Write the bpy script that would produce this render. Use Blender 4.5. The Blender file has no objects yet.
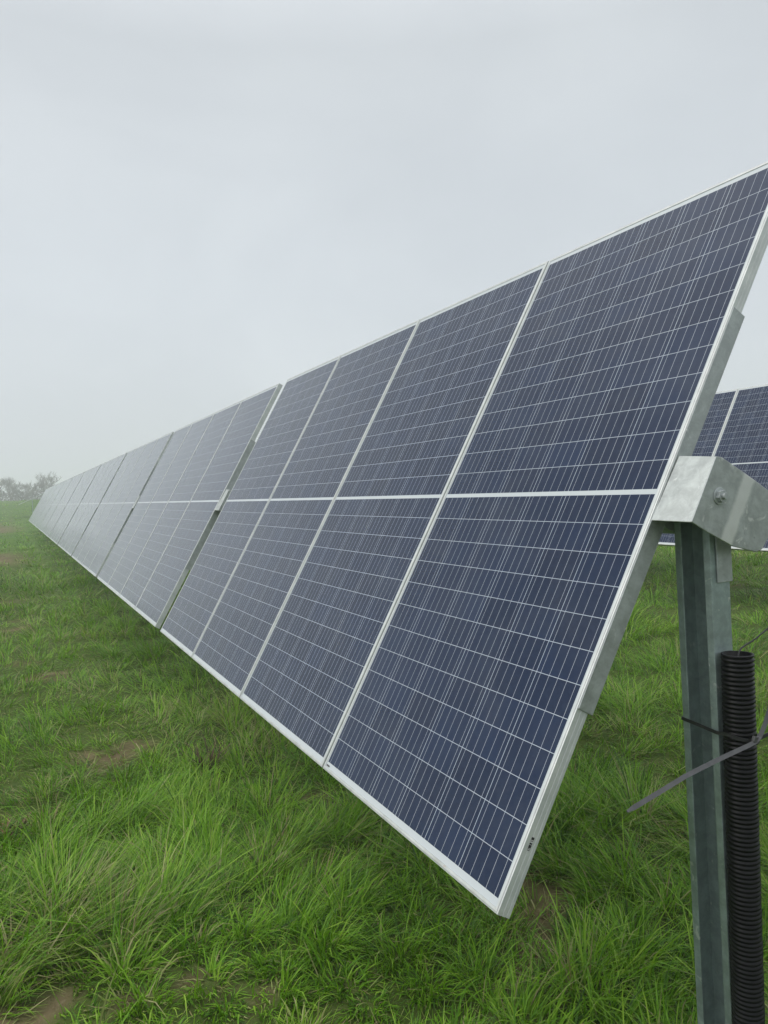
import bpy, bmesh, math, random
import numpy as np
from mathutils import Matrix, Vector, Euler
from math import sin, cos, pi, radians, sqrt

random.seed(7)
rng = np.random.default_rng(11)
scene = bpy.context.scene
COL = scene.collection

# ------------------------------------------------------------------ measured layout (metres)
FPX, YAW, PITCH, ROLL = 771.6, .4502, -.018, -.038
CAMH = 1.5
XB, ZB, TILT = .879, CAMH - .8793, 1.0577          # lower edge of the long row at its near end
Y0, SLOPE, GAP, PITCHW = 1.35, .0081, .195, 1.013  # near end, rise along the row, gap of a section, module pitch
MW, ML = 1.003, 2.0                                  # module width and length
NSEC = 11
SECL = 4 * PITCHW + GAP
XC, XS = cos(TILT), sin(TILT)

# ------------------------------------------------------------------ helpers
def thing(name, label, cat, loc=(0, 0, 0), group=None):
    o = bpy.data.objects.new(name, None); COL.objects.link(o)
    o.location = loc; o.empty_display_size = .1
    o['label'] = label; o['category'] = cat
    if group: o['group'] = group
    return o

def tag(o, label, cat, group=None):
    o['label'] = label; o['category'] = cat
    if group: o['group'] = group
    return o

def obj(name, bm, m, parent=None, smooth=False):
    me = bpy.data.meshes.new(name)
    if smooth:
        for f in bm.faces: f.smooth = True
    bm.normal_update(); bm.to_mesh(me); bm.free()
    if m: me.materials.append(m)
    o = bpy.data.objects.new(name, me); COL.objects.link(o)
    if parent: o.parent = parent
    return o

def dup(root, group=None):
    r = root.copy(); COL.objects.link(r)
    if group: r['group'] = group
    for ch in list(root.children):
        c = ch.copy(); COL.objects.link(c); c.parent = r
        for g in list(ch.children):
            d = g.copy(); COL.objects.link(d); d.parent = c
    return r

def add_box(bm, lo, hi, mat=None):
    vs = [bm.verts.new(Vector((x, y, z))) for x in (lo[0], hi[0]) for y in (lo[1], hi[1]) for z in (lo[2], hi[2])]
    if mat:
        for v in vs: v.co = mat @ v.co
    for f in ((0, 1, 3, 2), (4, 6, 7, 5), (0, 4, 5, 1), (2, 3, 7, 6), (0, 2, 6, 4), (1, 5, 7, 3)):
        bm.faces.new([vs[i] for i in f])
    return vs

def add_tube(bm, pts, rad, n=12, cap=True):
    """tube through pts; rad is a number or one radius per point"""
    pts = [Vector(p) for p in pts]
    rr = rad if hasattr(rad, '__len__') else [rad] * len(pts)
    rings = []; ref = None
    for i, p in enumerate(pts):
        d = (pts[min(i + 1, len(pts) - 1)] - pts[max(i - 1, 0)]).normalized()
        if ref is None:
            ref = d.cross(Vector((0, 0, 1)))
            if ref.length < .05: ref = d.cross(Vector((1, 0, 0)))
        a = (ref - d * ref.dot(d)).normalized(); ref = a; b = d.cross(a)
        rings.append([bm.verts.new(p + (a * cos(2 * pi * k / n) + b * sin(2 * pi * k / n)) * rr[i]) for k in range(n)])
    for r0, r1 in zip(rings, rings[1:]):
        for k in range(n):
            f = bm.faces.new((r0[k], r0[(k + 1) % n], r1[(k + 1) % n], r1[k])); f.smooth = n > 6
    if cap:
        bm.faces.new(rings[0][::-1]); bm.faces.new(rings[-1])

def add_prism(bm, pts, vec):
    """closed polygon pts swept by vec"""
    a = [bm.verts.new(Vector(p)) for p in pts]; b = [bm.verts.new(Vector(p) + Vector(vec)) for p in pts]
    n = len(pts)
    bm.faces.new(a[::-1]); bm.faces.new(b)
    for i in range(n): bm.faces.new((a[i], a[(i + 1) % n], b[(i + 1) % n], b[i]))
    bmesh.ops.recalc_face_normals(bm, faces=bm.faces[:])

def add_strap(bm, pts, width, thick, up=Vector((0, 0, 1)), closed=False, taper_end=False):
    """flat strap whose width runs along `up` made square to the path"""
    pts = [Vector(p) for p in pts]; n = len(pts); rings = []
    for i, p in enumerate(pts):
        if closed: d = pts[(i + 1) % n] - pts[i - 1]
        else: d = pts[min(i + 1, n - 1)] - pts[max(i - 1, 0)]
        d.normalize(); uu = d.cross(Vector((1.2, 1.15, -.55))).normalized() if up == 'view' else up; u = (uu - d * uu.dot(d)).normalized(); t = d.cross(u)
        w = width * (.45 if taper_end and i == n - 1 else 1)
        rings.append([bm.verts.new(p + u * sx * w / 2 + t * sy * thick / 2) for sx, sy in ((-1, -1), (1, -1), (1, 1), (-1, 1))])
    m = n if closed else n - 1
    for i in range(m):
        r0, r1 = rings[i], rings[(i + 1) % n]
        for k in range(4): bm.faces.new((r0[k], r0[(k + 1) % 4], r1[(k + 1) % 4], r1[k]))
    if not closed: bm.faces.new(rings[0][::-1]); bm.faces.new(rings[-1])
    bmesh.ops.recalc_face_normals(bm, faces=bm.faces[:])

def bevel(o, w, seg=2, angle=30):
    b = o.modifiers.new('bevel', 'BEVEL'); b.width = w; b.segments = seg; b.limit_method = 'ANGLE'; b.angle_limit = radians(angle)
    b.harden_normals = False

# ------------------------------------------------------------------ node helpers
def new_mat(name):
    m = bpy.data.materials.new(name); m.use_nodes = True
    nt = m.node_tree; nt.nodes.clear()
    out = nt.nodes.new('ShaderNodeOutputMaterial')
    return m, nt, out

class N:
    """small wrapper to write node maths as expressions"""
    def __init__(s, nt): s.nt = nt
    def node(s, t, **kw):
        n = s.nt.nodes.new(t)
        for k, v in kw.items(): setattr(n, k, v)
        return n
    def put(s, sock, v):
        if hasattr(v, 'is_output'): s.nt.links.new(v, sock)
        elif v is not None: sock.default_value = v
    def m(s, op, a, b=None, c=None, clamp=False):
        n = s.node('ShaderNodeMath', operation=op, use_clamp=clamp)
        s.put(n.inputs[0], a)
        if b is not None: s.put(n.inputs[1], b)
        if c is not None: s.put(n.inputs[2], c)
        return n.outputs[0]
    def mix(s, f, a, b, blend='MIX'):
        n = s.node('ShaderNodeMix', data_type='RGBA', blend_type=blend)
        s.put(n.inputs[0], f); s.put(n.inputs[6], a); s.put(n.inputs[7], b)
        return n.outputs[2]
    def ramp(s, f, stops):
        n = s.node('ShaderNodeValToRGB'); cr = n.color_ramp
        while len(cr.elements) < len(stops): cr.elements.new(.5)
        for e, (p, c) in zip(cr.elements, stops): e.position = p; e.color = (*c, 1) if len(c) == 3 else c
        s.put(n.inputs[0], f); return n.outputs[0]
    def noise(s, vec, scale, detail=4, rough=.55, dist=0):
        n = s.node('ShaderNodeTexNoise'); s.put(n.inputs['Vector'], vec)
        n.inputs['Scale'].default_value = scale; n.inputs['Detail'].default_value = detail
        n.inputs['Roughness'].default_value = rough; n.inputs['Distortion'].default_value = dist
        return n.outputs['Fac']
    def maprange(s, v, a, b, c=0, d=1, smooth=True):
        n = s.node('ShaderNodeMapRange', interpolation_type='SMOOTHSTEP' if smooth else 'LINEAR')
        s.put(n.inputs[0], v)
        for i, x in enumerate((a, b, c, d)): n.inputs[i + 1].default_value = x
        return n.outputs[0]
    def bump(s, h, strength, dist):
        n = s.node('ShaderNodeBump'); n.inputs['Strength'].default_value = strength; n.inputs['Distance'].default_value = dist
        s.put(n.inputs['Height'], h); return n.outputs[0]
    def bsdf(s, out, **kw):
        p = s.node('ShaderNodeBsdfPrincipled')
        for k, v in kw.items(): s.put(p.inputs[k.replace('_', ' ')], v)
        s.nt.links.new(p.outputs[0], out.inputs[0]); return p

def rgb(*c): return (*c, 1)

# ------------------------------------------------------------------ materials
def mat_zinc(name, base=(.40, .43, .43), metallic=.55, rough=.48, stripe=False, spangle=28.):
    m, nt, out = new_mat(name); n = N(nt)
    tc = n.node('ShaderNodeTexCoord').outputs['Object']
    v = n.node('ShaderNodeTexVoronoi'); v.inputs['Scale'].default_value = spangle; nt.links.new(tc, v.inputs['Vector'])
    sp = n.node('ShaderNodeSeparateColor'); nt.links.new(v.outputs['Color'], sp.inputs[0])
    big = n.noise(tc, 26, 7, .72, .3)
    fine = n.noise(tc, 60, 5, .7)
    col = n.mix(n.maprange(big, .35, .68), rgb(*[c * .80 for c in base]), rgb(*[min(1, c * 1.18) for c in base]))
    col = n.mix(n.m('MULTIPLY', sp.outputs[0], .22), col, rgb(*[c * .72 for c in base]))
    col = n.mix(n.maprange(fine, .66, .76, 0, .55), col, rgb(.16, .17, .165))            # small dark pits
    col = n.mix(n.maprange(n.noise(tc, 21, 5, .6, 1.0), .62, .70, 0, .6), col, rgb(.68, .70, .68))   # pale zinc salt blotches
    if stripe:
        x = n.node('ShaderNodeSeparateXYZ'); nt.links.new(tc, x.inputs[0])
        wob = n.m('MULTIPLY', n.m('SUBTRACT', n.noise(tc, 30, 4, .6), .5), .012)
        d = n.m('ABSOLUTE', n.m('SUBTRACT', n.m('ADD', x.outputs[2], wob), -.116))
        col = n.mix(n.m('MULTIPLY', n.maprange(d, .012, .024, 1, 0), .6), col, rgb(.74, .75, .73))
    n.bsdf(out, Base_Color=col, Metallic=metallic, Roughness=n.maprange(big, .3, .7, rough - .1, rough + .12),
           Normal=n.bump(n.m('ADD', big, n.m('MULTIPLY', fine, .5)), .10, .0015))
    return m

def mat_alu():
    m, nt, out = new_mat('anodised_aluminium'); n = N(nt)
    tc = n.node('ShaderNodeTexCoord').outputs['Object']
    s = n.node('ShaderNodeSeparateXYZ'); nt.links.new(tc, s.inputs[0])
    a = n.noise(tc, 14, 5, .6)
    col = n.mix(n.maprange(a, .3, .7), rgb(.50, .53, .525), rgb(.63, .65, .64))
    low = n.maprange(s.outputs[1], .004, .03, 1, 0)                         # grime kept along the lower edge
    col = n.mix(n.m('MULTIPLY', low, n.maprange(n.noise(tc, 25, 5, .7), .45, .7, 0, .35)), col, rgb(.33, .31, .24))
    rust = n.m('MULTIPLY', n.maprange(n.noise(tc, 11, 6, .75), .60, .66), n.maprange(s.outputs[1], .006, .016, 1, 0))
    col = n.mix(n.m('MULTIPLY', rust, .75), col, rgb(.38, .17, .05))
    n.bsdf(out, Base_Color=col, Metallic=.25, Roughness=.42, Normal=n.bump(n.noise(tc, 180, 2, .5), .03, .001))
    return m

def mat_cells():
    m, nt, out = new_mat('solar_cells_under_glass'); n = N(nt)
    tc = n.node('ShaderNodeTexCoord').outputs['Object']
    s = n.node('ShaderNodeSeparateXYZ'); nt.links.new(tc, s.inputs[0])
    x, y = s.outputs[0], s.outputs[1]
    cp, hp = .1620, .0806                                                  # pitch across and along
    cg, hg = .0018, .0016                                                  # gaps
    mx = (MW - 6 * cp) / 2
    yh = n.m('ABSOLUTE', n.m('SUBTRACT', y, ML / 2))                        # distance from the middle bar
    mid = .0062
    ux = n.m('DIVIDE', n.m('SUBTRACT', x, mx), cp); uy = n.m('DIVIDE', n.m('SUBTRACT', yh, mid), hp)
    fx, fy = n.m('FRACT', ux), n.m('FRACT', uy)
    gx = n.m('GREATER_THAN', n.m('ABSOLUTE', n.m('SUBTRACT', fx, .5)), .5 - cg / cp / 2)
    gy = n.m('GREATER_THAN', n.m('ABSOLUTE', n.m('SUBTRACT', fy, .5)), .5 - hg / hp / 2)
    gap = n.m('MAXIMUM', gx, gy)
    outx = n.m('GREATER_THAN', n.m('ABSOLUTE', n.m('SUBTRACT', x, MW / 2)), 3 * cp - cg / 2)
    outy = n.m('MAXIMUM', n.m('GREATER_THAN', yh, mid + 12 * hp - hg / 2), n.m('LESS_THAN', yh, mid))
    white = n.m('MAXIMUM', gap, n.m('MAXIMUM', outx, outy))
    bus = n.m('LESS_THAN', n.m('ABSOLUTE', n.m('SUBTRACT', n.m('FRACT', n.m('MULTIPLY', fx, 5.)), .5)), .0012 / cp * 5 / 2)
    # colour of one cell
    idx = n.node('ShaderNodeCombineXYZ')
    nt.links.new(n.m('FLOOR', ux), idx.inputs[0])
    nt.links.new(n.m('ADD', n.m('FLOOR', uy), n.m('MULTIPLY', n.m('GREATER_THAN', y, ML / 2), 40.)), idx.inputs[1])
    oi = n.node('ShaderNodeObjectInfo')
    nt.links.new(n.m('MULTIPLY', oi.outputs['Random'], 91.), idx.inputs[2])
    wn = n.node('ShaderNodeTexWhiteNoise', noise_dimensions='3D'); nt.links.new(idx.outputs[0], wn.inputs['Vector'])
    cell = n.mix(wn.outputs['Value'], rgb(.0030, .0120, .041), rgb(.0068, .0205, .062))
    cell = n.mix(n.m('MULTIPLY', n.maprange(n.noise(tc, 5, 3), .35, .65), .5), cell, rgb(.0075, .0150, .042))
    vo = n.node('ShaderNodeTexVoronoi'); vo.inputs['Scale'].default_value = 120; nt.links.new(tc, vo.inputs['Vector'])
    vs = n.node('ShaderNodeSeparateColor'); nt.links.new(vo.outputs['Color'], vs.inputs[0])
    cell = n.mix(n.m('MULTIPLY', vs.outputs[0], .35), cell, rgb(.012, .028, .066))      # polycrystalline grain
    col = n.mix(n.m('MULTIPLY', bus, .85), cell, rgb(.47, .51, .57))
    bar = n.m('MAXIMUM', outx, outy)
    col = n.mix(n.m('MULTIPLY', gap, n.m('SUBTRACT', 1., bar)), col, rgb(.42, .47, .53))
    col = n.mix(bar, col, rgb(.52, .56, .58))
    dust = n.maprange(n.noise(tc, 3.5, 7, .7, .4), .42, .78, 0, .045)
    col = n.mix(dust, col, rgb(.42, .42, .38))
    n.bsdf(out, Base_Color=col, Metallic=0., Roughness=n.maprange(n.noise(tc, 7, 4), .3, .7, .07, .15), IOR=1.36, Sheen_Weight=.72, Sheen_Roughness=.20, Sheen_Tint=rgb(.86, .90, .95))
    return m

def mat_plain(name, col, rough=.5, metallic=0., var=.15, scale=30., bump=0., spec=.5):
    m, nt, out = new_mat(name); n = N(nt)
    tc = n.node('ShaderNodeTexCoord').outputs['Object']
    a = n.noise(tc, scale, 5, .6)
    c = n.mix(n.maprange(a, .3, .7), rgb(*[v * (1 - var) for v in col]), rgb(*[min(1, v * (1 + var)) for v in col]))
    kw = {}
    if bump: kw['Normal'] = n.bump(a, bump, .003)
    n.bsdf(out, Base_Color=c, Roughness=rough, Metallic=metallic, Specular_IOR_Level=spec, **kw)
    return m

def mat_barcode():
    m, nt, out = new_mat('barcode_print'); n = N(nt)
    tc = n.node('ShaderNodeTexCoord').outputs['Object']
    s = n.node('ShaderNodeSeparateXYZ'); nt.links.new(tc, s.inputs[0])
    w = n.node('ShaderNodeTexWhiteNoise', noise_dimensions='1D')
    nt.links.new(n.m('FLOOR', n.m('MULTIPLY', s.outputs[1], 900.)), w.inputs['W'])
    ink = n.m('GREATER_THAN', w.outputs['Value'], .28)
    n.bsdf(out, Base_Color=n.mix(ink, rgb(.5, .5, .5), rgb(.02, .02, .025)), Roughness=.4)
    return m

def mat_grass():
    m, nt, out = new_mat('grass_blades'); n = N(nt)
    a = n.node('ShaderNodeAttribute', attribute_name='tint')
    s = n.node('ShaderNodeSeparateColor'); nt.links.new(a.outputs['Color'], s.inputs[0])
    g = n.ramp(s.outputs[0], [(0, (.022, .070, .003)), (.26, (.070, .190, .004)), (.58, (.148, .330, .008)), (1, (.29, .45, .045))])
    col = n.mix(s.outputs[1], g, n.ramp(s.outputs[0], [(0, (.16, .12, .055)), (.5, (.30, .25, .12)), (1, (.40, .36, .20))]))
    p = n.node('ShaderNodeBsdfPrincipled'); n.put(p.inputs['Base Color'], col)
    p.inputs['Roughness'].default_value = .45; p.inputs['Specular IOR Level'].default_value = .3
    t = n.node('ShaderNodeBsdfTranslucent'); n.put(t.inputs['Color'], n.mix(.5, col, rgb(.16, .36, .01)))
    mx = n.node('ShaderNodeMixShader'); mx.inputs[0].default_value = .30
    nt.links.new(p.outputs[0], mx.inputs[1]); nt.links.new(t.outputs[0], mx.inputs[2]); nt.links.new(mx.outputs[0], out.inputs[0])
    return m

def mat_ground():
    m, nt, out = new_mat('meadow_soil'); n = N(nt)
    geo = n.node('ShaderNodeNewGeometry').outputs['Position']
    at = n.node('ShaderNodeAttribute', attribute_name='bare'); bare = at.outputs['Fac']
    a, b = n.noise(geo, 3.2, 8, .68), n.noise(geo, 24, 6, .7)
    thatch = n.mix(n.maprange(b, .3, .7), rgb(.036, .058, .012), rgb(.090, .105, .030))
    green = n.mix(n.maprange(n.noise(geo, .35, 6, .65), .35, .65), rgb(.050, .115, .012), rgb(.085, .160, .020))
    sp = n.node('ShaderNodeSeparateXYZ'); nt.links.new(geo, sp.inputs[0])
    dx, dy = sp.outputs[0], sp.outputs[1]
    dist = n.m('SQRT', n.m('ADD', n.m('MULTIPLY', dx, dx), n.m('MULTIPLY', dy, dy)))
    far = n.maprange(dist, 9, 40, .25, 1)                                  # thick short turf away from the worked strip
    base = n.mix(far, thatch, green)
    soil = n.mix(n.maprange(a, .3, .7), rgb(.085, .066, .034), rgb(.185, .145, .08))
    soil = n.mix(n.maprange(b, .55, .7, 0, .7), soil, rgb(.28, .24, .15))
    col = n.mix(n.m('MULTIPLY', bare, n.maprange(n.noise(geo, 9, 6, .7), .25, .5)), base, soil)
    n.bsdf(out, Base_Color=col, Roughness=.95, Specular_IOR_Level=.1, Normal=n.bump(n.m('ADD', a, b), .6, .03))
    return m

M = dict(
    alu=mat_alu(), cells=mat_cells(), zinc=mat_zinc('galvanised_steel'),
    zinc_post=mat_zinc('galvanised_post_steel', (.31, .38, .375), .5, .5, spangle=60),
    zinc_cover=mat_zinc('galvanised_cover_steel', (.44, .47, .46), .4, .48, spangle=60),
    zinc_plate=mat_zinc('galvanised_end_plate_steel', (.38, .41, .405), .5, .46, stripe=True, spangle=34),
    backsheet=mat_plain('white_backsheet', (.72, .73, .72), .6, 0, .04),
    blackbox=mat_plain('black_plastic_box', (.02, .02, .022), .5),
    pipe=mat_plain('black_corrugated_plastic', (.0045, .0045, .0055), .42, 0, .3, 60, spec=.22),
    tie_dark=mat_plain('dark_nylon', (.022, .022, .024), .45),
    tie_grey=mat_plain('weathered_grey_nylon', (.075, .075, .078), .42, 0, .2),
    cable=mat_plain('black_cable_rubber', (.015, .015, .016), .5),
    barcode=mat_barcode(), grass=mat_grass(), ground=mat_ground(),
    bark=mat_plain('bare_wet_bark', (.075, .065, .055), .9, 0, .3, 4),
    hedge=mat_plain('winter_hedge_twigs', (.075, .075, .055), .9, 0, .35, 2),
    dock=mat_plain('rusty_red_leaf', (.15, .055, .03), .6, 0, .5, 12),
    dead=mat_plain('dead_brown_stalk', (.10, .065, .035), .8, 0, .4, 12),
)

# ------------------------------------------------------------------ terrain
def hash2(ix, iy, s=0):
    h = (ix.astype(np.int64) * 374761393 + iy.astype(np.int64) * 668265263 + s * 974634777) & 0xffffffff
    h = ((h ^ (h >> 13)) * 1274126177) & 0xffffffff
    return ((h ^ (h >> 16)) & 0xffffff) / float(0x1000000)

def vnoise(x, y, s=0):
    ix, iy = np.floor(x), np.floor(y); fx, fy = x - ix, y - iy
    fx, fy = fx * fx * (3 - 2 * fx), fy * fy * (3 - 2 * fy)
    a, b, c, d = hash2(ix, iy, s), hash2(ix + 1, iy, s), hash2(ix, iy + 1, s), hash2(ix + 1, iy + 1, s)
    return (a * (1 - fx) + b * fx) * (1 - fy) + (c * (1 - fx) + d * fx) * fy

def fbm(x, y, s=0, o=3):
    t, a, n = 0., 1., 0.
    for i in range(o):
        t = t + a * vnoise(x * 2 ** i, y * 2 ** i, s + i * 17); n += a; a *= .55
    return t / n

def sstep(a, b, v): t = np.clip((v - a) / (b - a), 0, 1); return t * t * (3 - 2 * t)

def terrain(x, y):
    x, y = np.asarray(x, float), np.asarray(y, float)
    z = SLOPE * np.clip(y, -20, 110) + .035 * np.clip(x - 1.2, 0, 25)
    z = z + 2.05 * sstep(48, 108, y) - .012 * np.clip(y - 112, 0, 400)
    near = 1 - sstep(60, 140, y)
    z = z + near * (.07 * (fbm(x * .8, y * .8, 5) - .5) + .03 * (fbm(x * 4, y * 4, 9) - .5))
    return z

BARE = [(.24, 7.2, .2, .26), (.50, 4.85, .15, .16), (-.12, 2.52, .12, .09), (.37, 2.31, .12, .07), (-.55, 24, 1.0, 3.2), (-1.4, 52, 2.0, 7), (.0, 10.5, .22, .3),
        (1.55, 2.25, .24, .36), (2.3, 4.1, .22, .25), (-.8, 16, .4, .9), (3.4, 5.2, .3, .3), (1.3, 3.5, .1, .14)]
def bareness(x, y):
    b = np.zeros_like(x)
    wx = x + .75 * (fbm(x * 3.1, y * 3.1, 31, 4) - .5); wy = y + .75 * (fbm(x * 3.1, y * 3.1, 47, 4) - .5)
    for cx, cy, rx, ry in BARE:
        d = np.sqrt(((wx - cx) / rx) ** 2 + ((wy - cy) / ry) ** 2)
        b = np.maximum(b, 1 - sstep(.35, 1.35, d))
    b = np.maximum(b, .6 * sstep(.72, .84, fbm(x * .9, y * .9, 77, 4)))
    return b

def ground_sheet():
    def axis(lo, hi, c, fine, n1, far):
        v = [c]
        st = fine
        while v[-1] < hi: v.append(v[-1] + st); st = fine if v[-1] < c + n1 else min(st * 1.12, far)
        w = [c]; st = fine
        while w[-1] > lo: w.append(w[-1] - st); st = fine if w[-1] > c - n1 else min(st * 1.12, far)
        return np.array(sorted(set(v + w)))
    xs = axis(-330, 330, .8, .09, 5, 14); ys = axis(-40, 430, 3.5, .09, 6.5, 12)
    X, Y = np.meshgrid(xs, ys); Z = terrain(X, Y)
    nx, ny = len(xs), len(ys)
    me = bpy.data.meshes.new('ground')
    co = np.stack([X, Y, Z], -1).reshape(-1, 3).astype(np.float32)
    i = np.arange(nx * ny).reshape(ny, nx)
    q = np.stack([i[:-1, :-1], i[:-1, 1:], i[1:, 1:], i[1:, :-1]], -1).reshape(-1, 4)
    me.from_pydata(co.tolist(), [], q.tolist())
    at = me.attributes.new('bare', 'FLOAT', 'POINT')
    at.data.foreach_set('value', bareness(X.ravel(), Y.ravel()).astype(np.float32))
    for p in me.polygons: p.use_smooth = True
    me.materials.append(M['ground'])
    o = bpy.data.objects.new('ground', me); COL.objects.link(o); o['kind'] = 'structure'
ground_sheet()

# ------------------------------------------------------------------ grass
def grass():
    az0 = YAW                                     # view direction measured from the row direction, to the right
    NEAR, R0 = 9000., 3.6
    def sample(n, r_lo, r_hi, p):
        u = rng.random(n)
        r = np.sqrt(r_lo ** 2 + u * (r_hi ** 2 - r_lo ** 2)) if p == 2 else r_lo * (r_hi / r_lo) ** u
        a = az0 + rng.uniform(-.80, .80, n)
        return r * np.sin(a), r * np.cos(a), r
    n1 = int(NEAR * .80 * (R0 ** 2 - 1.0)); n2 = int(NEAR * R0 ** 2 * 1.6 * math.log(110 / R0) * .62)
    parts = [sample(n1, 1.0, R0, 2), sample(n2, R0, 110, 1)]
    x, y, r = [np.concatenate(v) for v in zip(*parts)]
    # tussocks: pull towards the centre of a jittered cell
    cs = np.where(r < 7, .19, np.where(r < 18, .32, .8))
    ix, iy = np.floor(x / cs), np.floor(y / cs)
    cx = (ix + .2 + .6 * hash2(ix, iy, 3)) * cs; cy = (iy + .2 + .6 * hash2(ix, iy, 4)) * cs
    ch = hash2(ix, iy, 5)
    pull = rng.uniform(.0, .58, len(x))
    ox, oy = x - cx, y - cy
    x, y = x - ox * pull, y - oy * pull
    bare = bareness(x, y)
    big = fbm(x * .55, y * .55, 21, 3); med = fbm(x * 2.1, y * 2.1, 22, 3)
    keep = rng.random(len(x)) > bare * .78 + .35 * (ch < .18) + .25 * sstep(.55, .8, 1 - med)
    x, y, r, ox, oy, ch, bare, big, med = [v[keep] for v in (x, y, r, ox, oy, ch, bare, big, med)]
    n = len(x)
    lush = sstep(.36, .66, med) * .6 + sstep(.38, .62, big) * .4
    L = (.068 + .145 * lush) * (.42 + 1.0 * ch) * rng.uniform(.55, 1.45, n) * (1 - .5 * bare)
    far = sstep(10, 45, r)
    L = L * (1 - .40 * far)
    tall = rng.random(n) < .045
    L = np.where(tall, L * 1.5 + .03, L)
    # lean: outwards from the tussock, plus the way the patch lies
    lay = fbm(x * .9, y * .9, 61, 2) * 4 * pi
    la = rng.uniform(0, 2 * pi, n)
    ln = np.sqrt(ox ** 2 + oy ** 2) + 1e-6
    dx = ox / ln * .9 + np.cos(la) * .8 + np.cos(lay) * .75; dy = oy / ln * .9 + np.sin(la) * .8 + np.sin(lay) * .75
    dn = np.sqrt(dx * dx + dy * dy) + 1e-6; dx, dy = dx / dn, dy / dn
    flat = rng.random(n) < (.28 + .50 * sstep(.42, .66, fbm(x * 1.3, y * 1.3, 81, 2)))
    th0 = np.where(flat, rng.uniform(.7, 1.35, n), rng.uniform(.03, .55, n))
    kap = np.where(flat, rng.uniform(.0, .6, n), rng.uniform(.35, 2.6, n) * (.6 + 1.8 * L))
    S = 4
    w0 = np.maximum(rng.uniform(.0026, .0064, n), r * rng.uniform(.00055, .00100, n))
    tw = rng.uniform(-.9, .9, n)
    px, py = -dy, dx
    qx, qy = px * np.cos(tw) + dx * np.sin(tw), py * np.cos(tw) + dy * np.sin(tw)
    z0 = terrain(x, y) - .012
    hx = np.zeros(n); hz = np.zeros(n)
    co = np.empty((n, 2 * S, 3), np.float32)
    prof = [.75, 1.0, .72, .10]
    for k in range(S):
        if k:
            t = (k - .5) / (S - 1); th = np.minimum(th0 + kap * t, 2.3)
            hx = hx + np.sin(th) * L / (S - 1); hz = hz + np.cos(th) * L / (S - 1)
        for j, sg in enumerate((-1, 1)):
            co[:, 2 * k + j, 0] = x + dx * hx + sg * qx * w0 * prof[k] / 2
            co[:, 2 * k + j, 1] = y + dy * hx + sg * qy * w0 * prof[k] / 2
            co[:, 2 * k + j, 2] = np.maximum(z0 + hz, z0 + .018 * (k > 0))
    base = (np.arange(n) * 2 * S)[:, None, None]
    quad = np.array([[2 * k, 2 * k + 1, 2 * k + 3, 2 * k + 2] for k in range(S - 1)])[None]
    f = (base + quad).reshape(-1, 4)
    me = bpy.data.meshes.new('grass')
    me.vertices.add(n * 2 * S); me.vertices.foreach_set('co', co.ravel())
    nf = len(f)
    me.loops.add(nf * 4); me.loops.foreach_set('vertex_index', f.ravel().astype(np.int32))
    me.polygons.add(nf); me.polygons.foreach_set('loop_start', np.arange(0, nf * 4, 4, dtype=np.int32))
    try: me.polygons.foreach_set('loop_total', np.full(nf, 4, np.int32))
    except Exception: pass
    me.polygons.foreach_set('use_smooth', np.ones(nf, bool))
    me.update(calc_edges=True)
    tint = np.clip(.18 + .50 * fbm(x * 1.1, y * 1.1, 91, 3) * 1.0 + .25 * (ch - .5) + rng.normal(0, .24, n), 0, 1)
    straw = np.clip((rng.random(n) < (.045 + .26 * sstep(.48, .68, fbm(x * 1.7, y * 1.7, 95, 2)) + .40 * bare + .10 * flat)) * rng.uniform(.45, 1, n), 0, 1)
    colr = np.zeros((n, 2 * S, 4), np.float32); colr[..., 0] = tint[:, None]; colr[..., 1] = straw[:, None]; colr[..., 3] = 1
    at = me.color_attributes.new('tint', 'FLOAT_COLOR', 'POINT'); at.data.foreach_set('color', colr.ravel())
    me.materials.append(M['grass'])
    o = bpy.data.objects.new('grass', me); COL.objects.link(o)
    o['kind'] = 'stuff'; o['label'] = 'long uneven green meadow grass with matted pale straw in it'; o['category'] = 'grass'
    print('grass blades', n)
grass()

# ------------------------------------------------------------------ solar module (local: x along the row, y up the slope, z out of the face)
def frame_mesh():
    prof = [(0, -.0012), (.0030, -.0004), (.0030, -.0022), (.0042, -.0022), (.0042, 0), (.0105, 0), (.0105, -.0065), (.0022, -.0065),
            (.0022, -.033), (.026, -.033), (.026, -.035), (0, -.035), (0, -.0275), (.0010, -.0268), (.0010, -.0250), (0, -.0243),
            (0, -.0155), (.0010, -.0148), (.0010, -.0130), (0, -.0123)]
    bm = bmesh.new(); rings = []
    for i, z in prof:
        rings.append([bm.verts.new((x, y, z)) for x, y in ((i, i), (MW - i, i), (MW - i, ML - i), (i, ML - i))])
    n = len(prof)
    for k in range(n):
        a, b = rings[k], rings[(k + 1) % n]
        for c in range(4): bm.faces.new((a[c], a[(c + 1) % 4], b[(c + 1) % 4], b[c]))
    bmesh.ops.recalc_face_normals(bm, faces=bm.faces[:])
    return bm

def make_module():
    r = thing('solar_panel', 'x', 'solar panel')
    obj('frame', frame_mesh(), M['alu'], r)
    bm = bmesh.new(); add_box(bm, (.0107, .0107, -.0058), (MW - .0107, ML - .0107, -.0018)); obj('cell_sheet', bm, M['cells'], r)
    bm = bmesh.new(); add_box(bm, (.0107, .0107, -.0068), (MW - .0107, ML - .0107, -.0061)); obj('backsheet', bm, M['backsheet'], r)
    bm = bmesh.new()
    add_box(bm, (.46, ML / 2 - .03, -.024), (.54, ML / 2 + .03, -.0071))
    obj('junction_box', bm, M['blackbox'], r)
    return r

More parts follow.
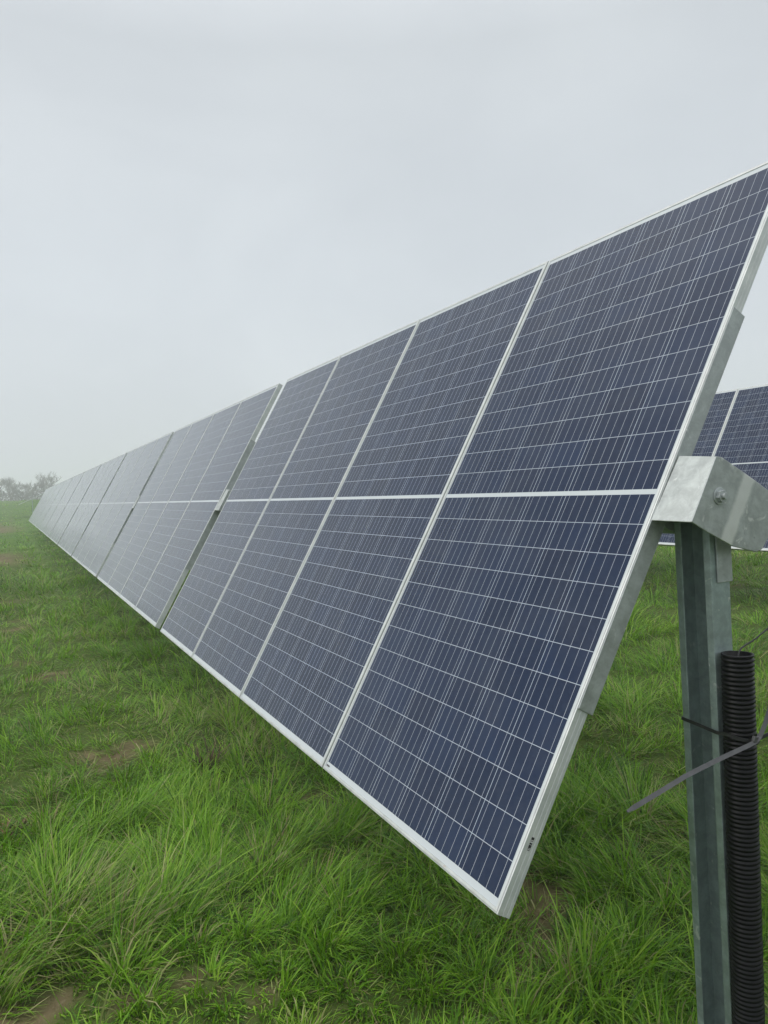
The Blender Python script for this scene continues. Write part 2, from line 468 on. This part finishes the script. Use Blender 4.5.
def plane_matrix(xb, yb, zb, tilt, slope=SLOPE):
    """module frame whose local origin is the lower far corner"""
    ex = Vector((0, -1, -slope)).normalized(); ey = Vector((cos(tilt), 0, sin(tilt)))
    ey = (ey - ex * ey.dot(ex)).normalized(); ez = ex.cross(ey)
    m = Matrix((ex, ey, ez)).transposed().to_4x4(); m.translation = Vector((xb, yb, zb))
    return m

ORD = 'first second third fourth fifth sixth seventh eighth ninth tenth eleventh twelfth'.split()
proto_panel = make_module(); used = {'p': False}
def panel(xb, yb, zb, tilt, label, group):
    o = dup(proto_panel) if used['p'] else proto_panel
    used['p'] = True
    o.matrix_world = plane_matrix(xb, yb, zb, tilt)
    o['label'] = label; o['group'] = group
    return o

# parts that repeat at every section end use the module frame with x pointing out of the row end
SBM = plane_matrix(0, 0, 0, TILT)

def make_rail():
    r = thing('mounting_rail', 'x', 'rail')
    bm = bmesh.new()                                # open channel: web against the frame end, two short flanges under it
    add_box(bm, (.0005, .460, -.044), (.0035, 1.514, -.0025))
    add_box(bm, (-.030, .460, -.0465), (.0035, 1.514, -.0442))
    o = obj('channel', bm, M['zinc'], r); bevel(o, .0008, 2)
    return r

def make_cover():
    r = thing('bearing_cover', 'x', 'bracket')
    # folded sheet, x 0.006 .. 0.12 out of the row end
    x0, x1 = .0045, .120
    bm = bmesh.new()
    fr = [bm.verts.new(v) for v in ((x0, .924, -.0005), (x1, .922, -.001), (x1, 1.085, -.001), (x0, 1.098, -.008))]
    bm.faces.new(fr)
    bk = [bm.verts.new(v) for v in ((x0, 1.104, -.238), (x1, 1.095, -.230))]
    md = [bm.verts.new(v) for v in ((x0, 1.106, -.030), (x1, 1.092, -.019))]
    bm.faces.new((fr[3], fr[2], md[1], md[0])); bm.faces.new((md[0], md[1], bk[1], bk[0]))
    bmesh.ops.recalc_face_normals(bm, faces=bm.faces[:])
    o = obj('hood', bm, M['zinc_cover'], r)
    s = o.modifiers.new('sheet', 'SOLIDIFY'); s.thickness = .0035; s.offset = -1
    bevel(o, .0018, 3, 20)
    pts = [(.922, -.0005), (.9235, -.050), (.931, -.141), (.952, -.214), (.967, -.230), (1.02, -.238), (1.088, -.236), (1.0965, -.222),
           (1.0965, -.136), (1.092, -.017), (1.085, -.0005)]
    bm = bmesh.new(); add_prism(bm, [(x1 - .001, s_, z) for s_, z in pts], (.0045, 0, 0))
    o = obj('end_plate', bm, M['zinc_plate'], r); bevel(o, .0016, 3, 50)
    bm = bmesh.new()
    hx = [(x1 + .0035, 1.011 + .0145 * cos(k * pi / 3 + .2), -.050 + .0145 * sin(k * pi / 3 + .2)) for k in range(6)]
    add_prism(bm, hx, (.011, 0, 0))
    add_tube(bm, [(x1 + .0036, 1.011, -.050), (x1 + .0058, 1.011, -.050)], .0195, 20)
    add_tube(bm, [(x1 + .0142, 1.011, -.050), (x1 + .022, 1.011, -.050)], .0072, 14)
    o = obj('bolt', bm, M['zinc'], r); bevel(o, .0007, 2, 40)
    bm = bmesh.new()                                # bearing block inside the hood
    add_tube(bm, [(.085, 1.0, -.105), (.119, 1.0, -.105)], .035, 16)
    obj('bearing', bm, M['blackbox'], r)
    return r

POST_H = 1.52
def make_post():
    """lipped channel open towards the face side; local origin at the row axis foot, z = 0 at axis height"""
    r = thing('support_post', 'x', 'post')
    t = .004; x0, x1, ya, yb, lip = -.030, .030, -.052, .052, .020     # y: near flange .. far flange
    out = [(x0, ya + lip), (x0, ya), (x1, ya), (x1, yb), (x0, yb), (x0, yb - lip)]
    inn = [(x0 + t, yb - lip), (x0 + t, yb - t), (x1 - t, yb - t), (x1 - t, ya + t), (x0 + t, ya + t), (x0 + t, ya + lip)]
    bm = bmesh.new(); add_prism(bm, [(x, y, .02) for x, y in out + inn], (0, 0, -POST_H - .085))
    bmesh.ops.recalc_face_normals(bm, faces=bm.faces[:])
    o = obj('channel', bm, M['zinc_post'], r); bevel(o, .0016, 2, 40)
    bm = bmesh.new(); add_box(bm, (-.014, ya - .0052, -.165), (.034, ya - .0008, .0))
    o = obj('head_plate', bm, M['zinc'], r); bevel(o, .001, 2)
    return r

proto = dict(rail=make_rail(), cover=make_cover(), post=make_post())
seen = set()
def place(kind, mat, label, group):
    o = dup(proto[kind]) if kind in seen else proto[kind]
    seen.add(kind); o.matrix_world = mat; o['label'] = label; o['group'] = group
    return o

def axis_pt(xb, zb, tilt=TILT, b=.105):
    return xb + 1.0 * cos(tilt) + b * sin(tilt), zb + 1.0 * sin(tilt) - b * cos(tilt)

def tracker_row(xb, zb_near, y_near, nsec, row, gp, pl):
    tube0 = None
    for k in range(nsec):
        ys = y_near + k * SECL
        for j in range(4):
            yn = ys + j * PITCHW
            z = zb_near + SLOPE * (yn + PITCHW - y_near)
            panel(xb, yn + MW, z - .0 - SLOPE * .012, TILT, pl(k, j), 'solar panels of the ' + row)
        zk = zb_near + SLOPE * (ys - y_near)
        m = Matrix.Translation((xb, ys, zk)) @ SBM
        where = gp(k)
        place('rail', m, 'galvanised rail along the end frame ' + where, 'rails of the ' + row)
        place('cover', m, 'folded steel bearing cover ' + where, 'bearing covers of the ' + row)
        ax, azz = axis_pt(xb, zk)
        lean = Matrix.Rotation(-.022, 4, 'Y')
        place('post', Matrix.Translation((ax + .008, ys - .028, azz)) @ lean, 'galvanised channel post ' + where, 'posts of the ' + row)
    ax, azz = axis_pt(xb, zb_near)
    y_end = y_near + nsec * SECL - GAP
    bm = bmesh.new()
    add_tube(bm, [(ax, y_near + .032, azz), (ax, y_end + .1, azz + SLOPE * (y_end - y_near))], .055, 8)
    o = obj('torque_tube', bm, M['zinc']); tag(o, 'long steel torque tube running behind the panels of the ' + row, 'tube')

def gp1(k):
    if k == 0: return 'at the near end of the long row'
    if k == 1: return 'in the first gap of the long row'
    return f'in the {ORD[k - 1]} gap of the long row'
def pl1(k, j):
    if k == 0:
        return ['large solar panel at the near end of the long row, beside the galvanised post',
                'second solar panel from the near end of the long row',
                'third solar panel from the near end of the long row',
                'fourth panel of the long row, just before its first gap'][j]
    if k == NSEC - 1 and j == 3: return 'last hazy panel at the far end of the long row'
    return f'{ORD[j]} panel after the {ORD[k - 1]} gap in the long row'
tracker_row(XB, ZB, Y0, NSEC, 'long row', gp1, pl1)

# the row behind: only its middle shows past the near post
def gp2(k): return ['at the near end of the row behind the post', 'in the first gap of the row behind the post'][k]
def pl2(k, j): return f'{ORD[j]} panel ' + ('from the near end of' if k == 0 else 'after the gap in') + ' the row behind the post'
Y2 = 5.20 - PITCHW
tracker_row(XB + 5.7, CAMH - .65 - SLOPE * 1.0, Y2, 2, 'row behind', gp2, pl2)

# next tracker up the hill, turned flatter
FT = radians(24)
for j in range(4):
    yn = 66 + j * PITCHW
    panel(.62, yn + MW, CAMH + .62, FT, f'{ORD[j]} panel of the flatter hazy table beyond the end of the long row', 'panels of the far table')
pm = Matrix.Translation((1.55, 66.0, CAMH + .98))
place('post', pm, 'hazy galvanised post under the flatter table beyond the long row', 'posts of the far table')

# barcode sticker on the side of the nearest frame, and a small serial label behind its glass
near_frame = [c for c in proto_panel.children if c.name.startswith('frame')][0]
bm = bmesh.new(); add_box(bm, (MW + .0001, .142, -.0200), (MW + .0006, .172, -.0130))
o = obj('barcode_label', bm, M['barcode'], near_frame); o['label'] = 'small dark barcode sticker on the frame side'
bm = bmesh.new(); add_box(bm, (.016, .0135, -.0016), (.040, .0195, -.0012)); obj('serial_label', bm, M['barcode'], proto_panel)

# ------------------------------------------------------------------ conduit, ties and cable at the near post
CX, CY, CR = 1.477, 1.2335, .0352
def conduit():
    bm = bmesh.new(); top = CAMH - .385; bot = -.06
    pitch = .0104; pts = []; rad = []
    z = top; k = 0
    prof = [(0, .0352), (.0045, .0352), (.0060, .0318), (.0090, .0318)]
    while z - pitch > bot:
        for dz, rr in prof: pts.append((CX + .0006 * sin(k * .9), CY, z - dz)); rad.append(rr)
        z -= pitch; k += 1
    n = 28; rings = []
    for p, rr in zip(pts, rad):
        rings.append([bm.verts.new((p[0] + rr * cos(2 * pi * i / n), p[1] + rr * sin(2 * pi * i / n), p[2])) for i in range(n)])
    inner = [[bm.verts.new((CX + rr * cos(2 * pi * i / n), CY + rr * sin(2 * pi * i / n), zz)) for i in range(n)]
             for rr, zz in ((.0312, top), (.0312, top - .28))]
    for r0, r1 in list(zip(rings, rings[1:])) + [(inner[0], rings[0]), (inner[1], inner[0])]:
        for i in range(n):
            f = bm.faces.new((r0[(i + 1) % n], r0[i], r1[i], r1[(i + 1) % n])); f.smooth = True
    bm.faces.new(rings[-1])
    bmesh.ops.recalc_face_normals(bm, faces=bm.faces[:])
    o = obj('conduit_pipe', bm, M['pipe'])
    for e in o.data.edges: pass
    tag(o, 'black corrugated conduit pipe standing open against the near post', 'pipe')
conduit()

def knot_front(a, zz, r=CR + .0022): return (CX + r * cos(a), CY + r * sin(a), zz)
def ties():
    ZK = CAMH - .577
    # dark tie round post and pipe, with its loose end to the right
    t = thing('cable_tie', 'dark nylon cable tie looped round the near post and the black pipe', 'cable tie', (CX, CY, ZK))
    inv = Matrix.Translation((-CX, -CY, -ZK))
    loop = [(1.4495, 1.377, CAMH - .563), (1.4480, 1.318, CAMH - .567), (1.4465, 1.272, CAMH - .571)]
    loop += [knot_front(a, ZK + .012 - .012 * i / 6) for i, a in enumerate(np.linspace(radians(185), radians(255), 6))]
    loop += [knot_front(a, ZK + .010 * i / 6) for i, a in enumerate(np.linspace(radians(275), radians(372), 7))]
    loop += [(1.5215, 1.30, CAMH - .568), (1.520, 1.377, CAMH - .56), (1.516, 1.3795, CAMH - .56), (1.455, 1.3795, CAMH - .563)]
    bm = bmesh.new(); add_strap(bm, loop, .008, .0016, closed=True); bm.transform(inv); obj('loop', bm, M['tie_dark'], t)
    tail = [knot_front(radians(268), ZK + .002, CR + .004), (1.478, 1.192, ZK + .004), (1.500, 1.186, ZK + .012), (1.535, 1.180, ZK + .022), (1.60, 1.178, ZK + .030)]
    bm = bmesh.new(); add_strap(bm, tail, .008, .0016); bm.transform(inv); obj('tail', bm, M['tie_dark'], t)
    bm = bmesh.new(); add_box(bm, (-.007, -.0052, -.0055), (.007, .0052, .0055))
    bm.transform(Matrix.Translation((CX - .004, CY - CR - .006, ZK)) ); bm.transform(inv)
    o = obj('head', bm, M['tie_dark'], t); bevel(o, .0015, 2)
    # grey wide one threaded through it, its long end sticking out to the left
    t2 = thing('cable_tie', 'grey flat cable tie with its long loose end sticking out across the post', 'cable tie', (CX, CY, ZK))
    strap = [(1.035, 1.125, CAMH - .616), (1.055, 1.128, CAMH - .6135), (1.13, 1.139, CAMH - .6035), (1.22, 1.152, CAMH - .591), (1.32, 1.1665, CAMH - .5835),
             (1.40, 1.178, CAMH - .579), (1.445, 1.1845, CAMH - .577), (1.470, 1.187, CAMH - .574), (1.482, 1.185, CAMH - .564), (1.496, 1.181, CAMH - .536), (1.514, 1.176, CAMH - .485),
             (1.532, 1.17, CAMH - .43), (1.553, 1.17, CAMH - .385)]
    bm = bmesh.new(); add_strap(bm, strap[::-1], .0095, .0016, up='view', taper_end=True); bm.transform(inv)
    obj('strap', bm, M['tie_grey'], t2)
    bm = bmesh.new(); add_box(bm, (-.010, -.004, -.007), (.010, .004, .007))
    bm.transform(Matrix.Translation((1.474, 1.1885, CAMH - .570)) @ Matrix.Rotation(.35, 4, 'Y')); bm.transform(inv)
    o = obj('head', bm, M['tie_grey'], t2); bevel(o, .0018, 2)
ties()

def cable():
    bm = bmesh.new()
    p = [(CX + .004, CY + .004, CAMH - .62), (CX + .004, CY + .002, CAMH - .46), (CX + .006, CY + .004, CAMH - .40), (CX + .022, CY + .01, CAMH - .380),
         (CX + .05, CY + .015, CAMH - .372), (CX + .09, CY + .02, CAMH - .362), (CX + .16, CY + .03, CAMH - .335), (CX + .24, CY + .05, CAMH - .28),
         (CX + .27, CY + .07, CAMH - .18), (CX + .22, CY + .085, CAMH - .07), (CX + .10, CY + .095, CAMH + .0)]
    pts = []
    for i in range(len(p) - 1):                      # smooth through the points
        p0, p1, p2, p3 = [Vector(p[max(0, min(len(p) - 1, i + d))]) for d in (-1, 0, 1, 2)]
        for s in range(6):
            t = s / 6
            pts.append(.5 * ((2 * p1) + (p2 - p0) * t + (2 * p0 - 5 * p1 + 4 * p2 - p3) * t * t + (3 * p1 - p0 - 3 * p2 + p3) * t ** 3))
    add_tube(bm, pts, .0020, 8)
    tag(obj('cable', bm, M['cable']), 'thin black cable looping out of the top of the corrugated pipe', 'cable')
cable()

# ------------------------------------------------------------------ weeds that stand out of the grass
def weed(name, x, y, n, h, spread, m, label, leaf):
    bm = bmesh.new(); z = float(terrain(x, y)) - .02
    r = random.Random(int(x * 1000 + y * 77))
    for i in range(n):
        a = r.uniform(0, 2 * pi); l = h * r.uniform(.5, 1.1); th = r.uniform(.1, spread); w = leaf * r.uniform(.6, 1.2)
        bx, by = x + r.gauss(0, .035), y + r.gauss(0, .035)
        prev = None; hx = hz = 0.
        for k in range(5):
            if k: tt = th + .9 * k / 5 * r.uniform(.4, 1.2); hx += sin(tt) * l / 4; hz += cos(tt) * l / 4
            ww = w * (.35, .8, 1., .75, .08)[k] / 2
            v = [bm.verts.new((bx + cos(a) * hx - sin(a) * s * ww, by + sin(a) * hx + cos(a) * s * ww, z + hz + (.15 * ww if s else 0))) for s in (-1, 0, 1)]
            if prev:
                bm.faces.new((prev[0], prev[1], v[1], v[0])); bm.faces.new((prev[1], prev[2], v[2], v[1]))
            prev = v
    o = obj(name, bm, m, smooth=True); return tag(o, label, 'weed')
weed('dock_plant', -.05, 3.95, 26, .13, .7, M['dock'], 'rusty red dock plant low in the grass at the left edge', .014)
weed('dead_weed', .93, 4.25, 60, .26, .55, M['dead'], 'brown dead weed clump in the grass below the second panel', .006)
weed('dock_plant', 1.62, 3.15, 12, .10, .9, M['dock'], 'small reddish dock plant between the near panel and the post', .013)

# ------------------------------------------------------------------ trees and hedge beyond the rise
def tree(x, y, h, seed, label, spread=.5):
    r = random.Random(seed); z = float(terrain(x, y)) - .15
    t = thing('bare_tree', label, 'tree', (x, y, z), 'bare trees on the skyline')
    tb, cb = bmesh.new(), bmesh.new()
    def grow(bm, p, d, l, rad, lev):
        pts = [p]; rr = [rad]; q = p.copy(); dd = d.copy()
        for s in range(4):
            dd = (dd + Vector((r.gauss(0, .13), r.gauss(0, .13), r.gauss(.03, .10)))).normalized()
            q = q + dd * l / 4; pts.append(q.copy()); rr.append(rad * (1 - .17 * (s + 1)))
        add_tube(bm, pts, rr, 6 if lev < 2 else 3, cap=False)
        if lev >= 4: return
        nb = (7, 6, 6, 5)[lev]
        for i in range(nb):
            f = r.uniform(.35, 1.0) if lev else r.uniform(.3, 1.0)
            i0 = min(3, int(f * 4)); b = pts[i0].lerp(pts[i0 + 1], f * 4 - i0) if i0 < 4 else pts[-1]
            a = r.uniform(0, 2 * pi); tilt = r.uniform(.35, .95) * (.8 + spread)
            side = Vector((cos(a), sin(a), 0)); nd = (dd * cos(tilt) + side * sin(tilt) + Vector((0, 0, .38))).normalized()
            grow(cb, b, nd, l * r.uniform(.48, .72), max(.016, rr[min(4, i0 + 1)] * .58), lev + 1)
    grow(tb, Vector((0, 0, 0)), Vector((r.gauss(0, .05), r.gauss(0, .05), 1)), h * .48, h * .024, 0)
    obj('trunk', tb, M['bark'], t); obj('crown', cb, M['bark'], t)

def hedge(x, y, w, h, seed, label):
    r = random.Random(seed); z = float(terrain(x, y)) - .1
    bm = bmesh.new(); n = int(w * 260)
    for i in range(n):
        cx = r.uniform(-w / 2, w / 2); cyy = r.gauss(0, .5); top = h * (.72 + .28 * math.sin(cx * 1.3 + seed) * math.sin(cx * .37 + 2)) * r.uniform(.25, 1.05)
        a = r.uniform(0, 2 * pi); l = r.uniform(.3, .8); wd = r.uniform(.03, .14)
        d = Vector((cos(a) * .6, sin(a) * .6, r.uniform(.2, 1))).normalized() * l; s = Vector((-sin(a), cos(a), r.uniform(-.6, .6))) * wd
        p = Vector((cx, cyy, top - l * .4))
        bm.faces.new([bm.verts.new(p - s), bm.verts.new(p + s), bm.verts.new(p + d)])
    o = obj('hedge', bm, M['hedge']); o.location = (x, y, z)
    tag(o, label, 'hedge')
TREES = [(.2, 150, 6.6, 3, 'bare tree at the left edge of the skyline, clear of the row'),
         (2.6, 165, 6.2, 8, 'bare tree just left of the far end of the long row'),
         (5.7, 155, 7.4, 15, 'bare tree rising behind the far end of the long row'),
         (-9, 150, 8.0, 21, 'bare tree outside the left of the view, tallest of its line'),
         (-16, 158, 9.5, 22, 'broad bare tree further along the skyline hedge'),
         (-25, 150, 8.5, 23, 'leaning bare tree in the line beyond the meadow'),
         (-36, 162, 10., 24, 'far bare tree standing where the skyline hedge ends')]
for a in TREES: tree(*a)
hedge(-2, 158, 26, 4.4, 2, 'long low winter hedge along the skyline behind the bare trees')
hedge(-32, 172, 32, 4.6, 5, 'taller winter hedge further along the skyline')

# ------------------------------------------------------------------ air
def haze(density):
    bm = bmesh.new(); add_box(bm, (-345, -48, -7), (345, 445, 16))
    bmesh.ops.recalc_face_normals(bm, faces=bm.faces[:])
    m, nt, out = new_mat('mist'); n = N(nt)
    v = n.node('ShaderNodeVolumePrincipled'); v.inputs['Color'].default_value = (.93, .95, .97, 1)
    v.inputs['Density'].default_value = density; v.inputs['Anisotropy'].default_value = .15
    nt.links.new(v.outputs[0], out.inputs['Volume'])
    o = obj('haze', bm, m); o['kind'] = 'stuff'; o['label'] = 'thin pale mist over the whole field'; o['category'] = 'mist'
HAZE = .0038
if HAZE: haze(HAZE)

# ------------------------------------------------------------------ light
SUN_EL, SUN_AZ = radians(42), radians(-65)          # azimuth measured from +Y towards +X
w = bpy.data.worlds.new('World'); scene.world = w; w.use_nodes = True
nt = w.node_tree; nt.nodes.clear(); n = N(nt)
out = n.node('ShaderNodeOutputWorld'); bg = n.node('ShaderNodeBackground')
sky = n.node('ShaderNodeTexSky', sky_type='NISHITA'); sky.sun_disc = False
sky.sun_elevation = SUN_EL; sky.sun_rotation = SUN_AZ; sky.air_density = 1.5; sky.dust_density = 6
tc = n.node('ShaderNodeTexCoord').outputs['Generated']
sx = n.node('ShaderNodeSeparateXYZ'); nt.links.new(tc, sx.inputs[0]); z = sx.outputs[2]
mp = n.node('ShaderNodeMapping'); mp.inputs['Scale'].default_value = (1, 1, 1.8); nt.links.new(tc, mp.inputs[0])
cl = n.noise(mp.outputs[0], 2.2, 5, .5, .4)
hor = n.ramp(n.m('MULTIPLY', z, 1.0), [(0, (5.85, 6.25, 6.65)), (.25, (5.7, 6.1, 6.5)), (.50, (5.3, 5.63, 5.9)), (.64, (7.2, 7.5, 7.8)), (.8, (11.5, 11.7, 11.9)), (1, (16, 16, 16))])
cloud = n.mix(n.maprange(cl, .3, .7), rgb(.925, .93, .94), rgb(1.03, 1.03, 1.03))
over = n.mix(1., hor, cloud, 'MULTIPLY')
col = n.mix(.94, sky.outputs[0], over)              # a thick overcast with a trace of the clear sky above it
nt.links.new(col, bg.inputs[0]); bg.inputs[1].default_value = .128
nt.links.new(bg.outputs[0], out.inputs[0])

sd = bpy.data.lights.new('sun', 'SUN'); sd.energy = 1.3; sd.angle = radians(40); sd.color = (1, .97, .93)
so = bpy.data.objects.new('sun', sd); COL.objects.link(so)
dirv = Vector((sin(SUN_AZ) * cos(SUN_EL), cos(SUN_AZ) * cos(SUN_EL), sin(SUN_EL)))
so.rotation_euler = dirv.to_track_quat('Z', 'Y').to_euler(); so.location = (-8, 4, 14)

# ------------------------------------------------------------------ camera
cd = bpy.data.cameras.new('camera'); cam = bpy.data.objects.new('camera', cd); COL.objects.link(cam)
cd.sensor_fit = 'VERTICAL'; cd.sensor_height = 36; cd.lens = FPX / 1024 * 36; cd.clip_start = .05; cd.clip_end = 2000
Rm = Matrix.Rotation(-YAW, 4, 'Z') @ Matrix.Rotation(pi / 2 + PITCH, 4, 'X') @ Matrix.Rotation(ROLL, 4, 'Z')
cam.matrix_world = Matrix.Translation((0, 0, CAMH)) @ Rm
scene.camera = cam

vs = scene.view_settings
vs.view_transform = 'Standard'; vs.look = 'None'; vs.gamma = 1; vs.use_curve_mapping = False; vs.exposure = 0
scene.cycles.use_denoising = True
scene.cycles.max_bounces = 8; scene.cycles.volume_bounces = 2; scene.cycles.diffuse_bounces = 4
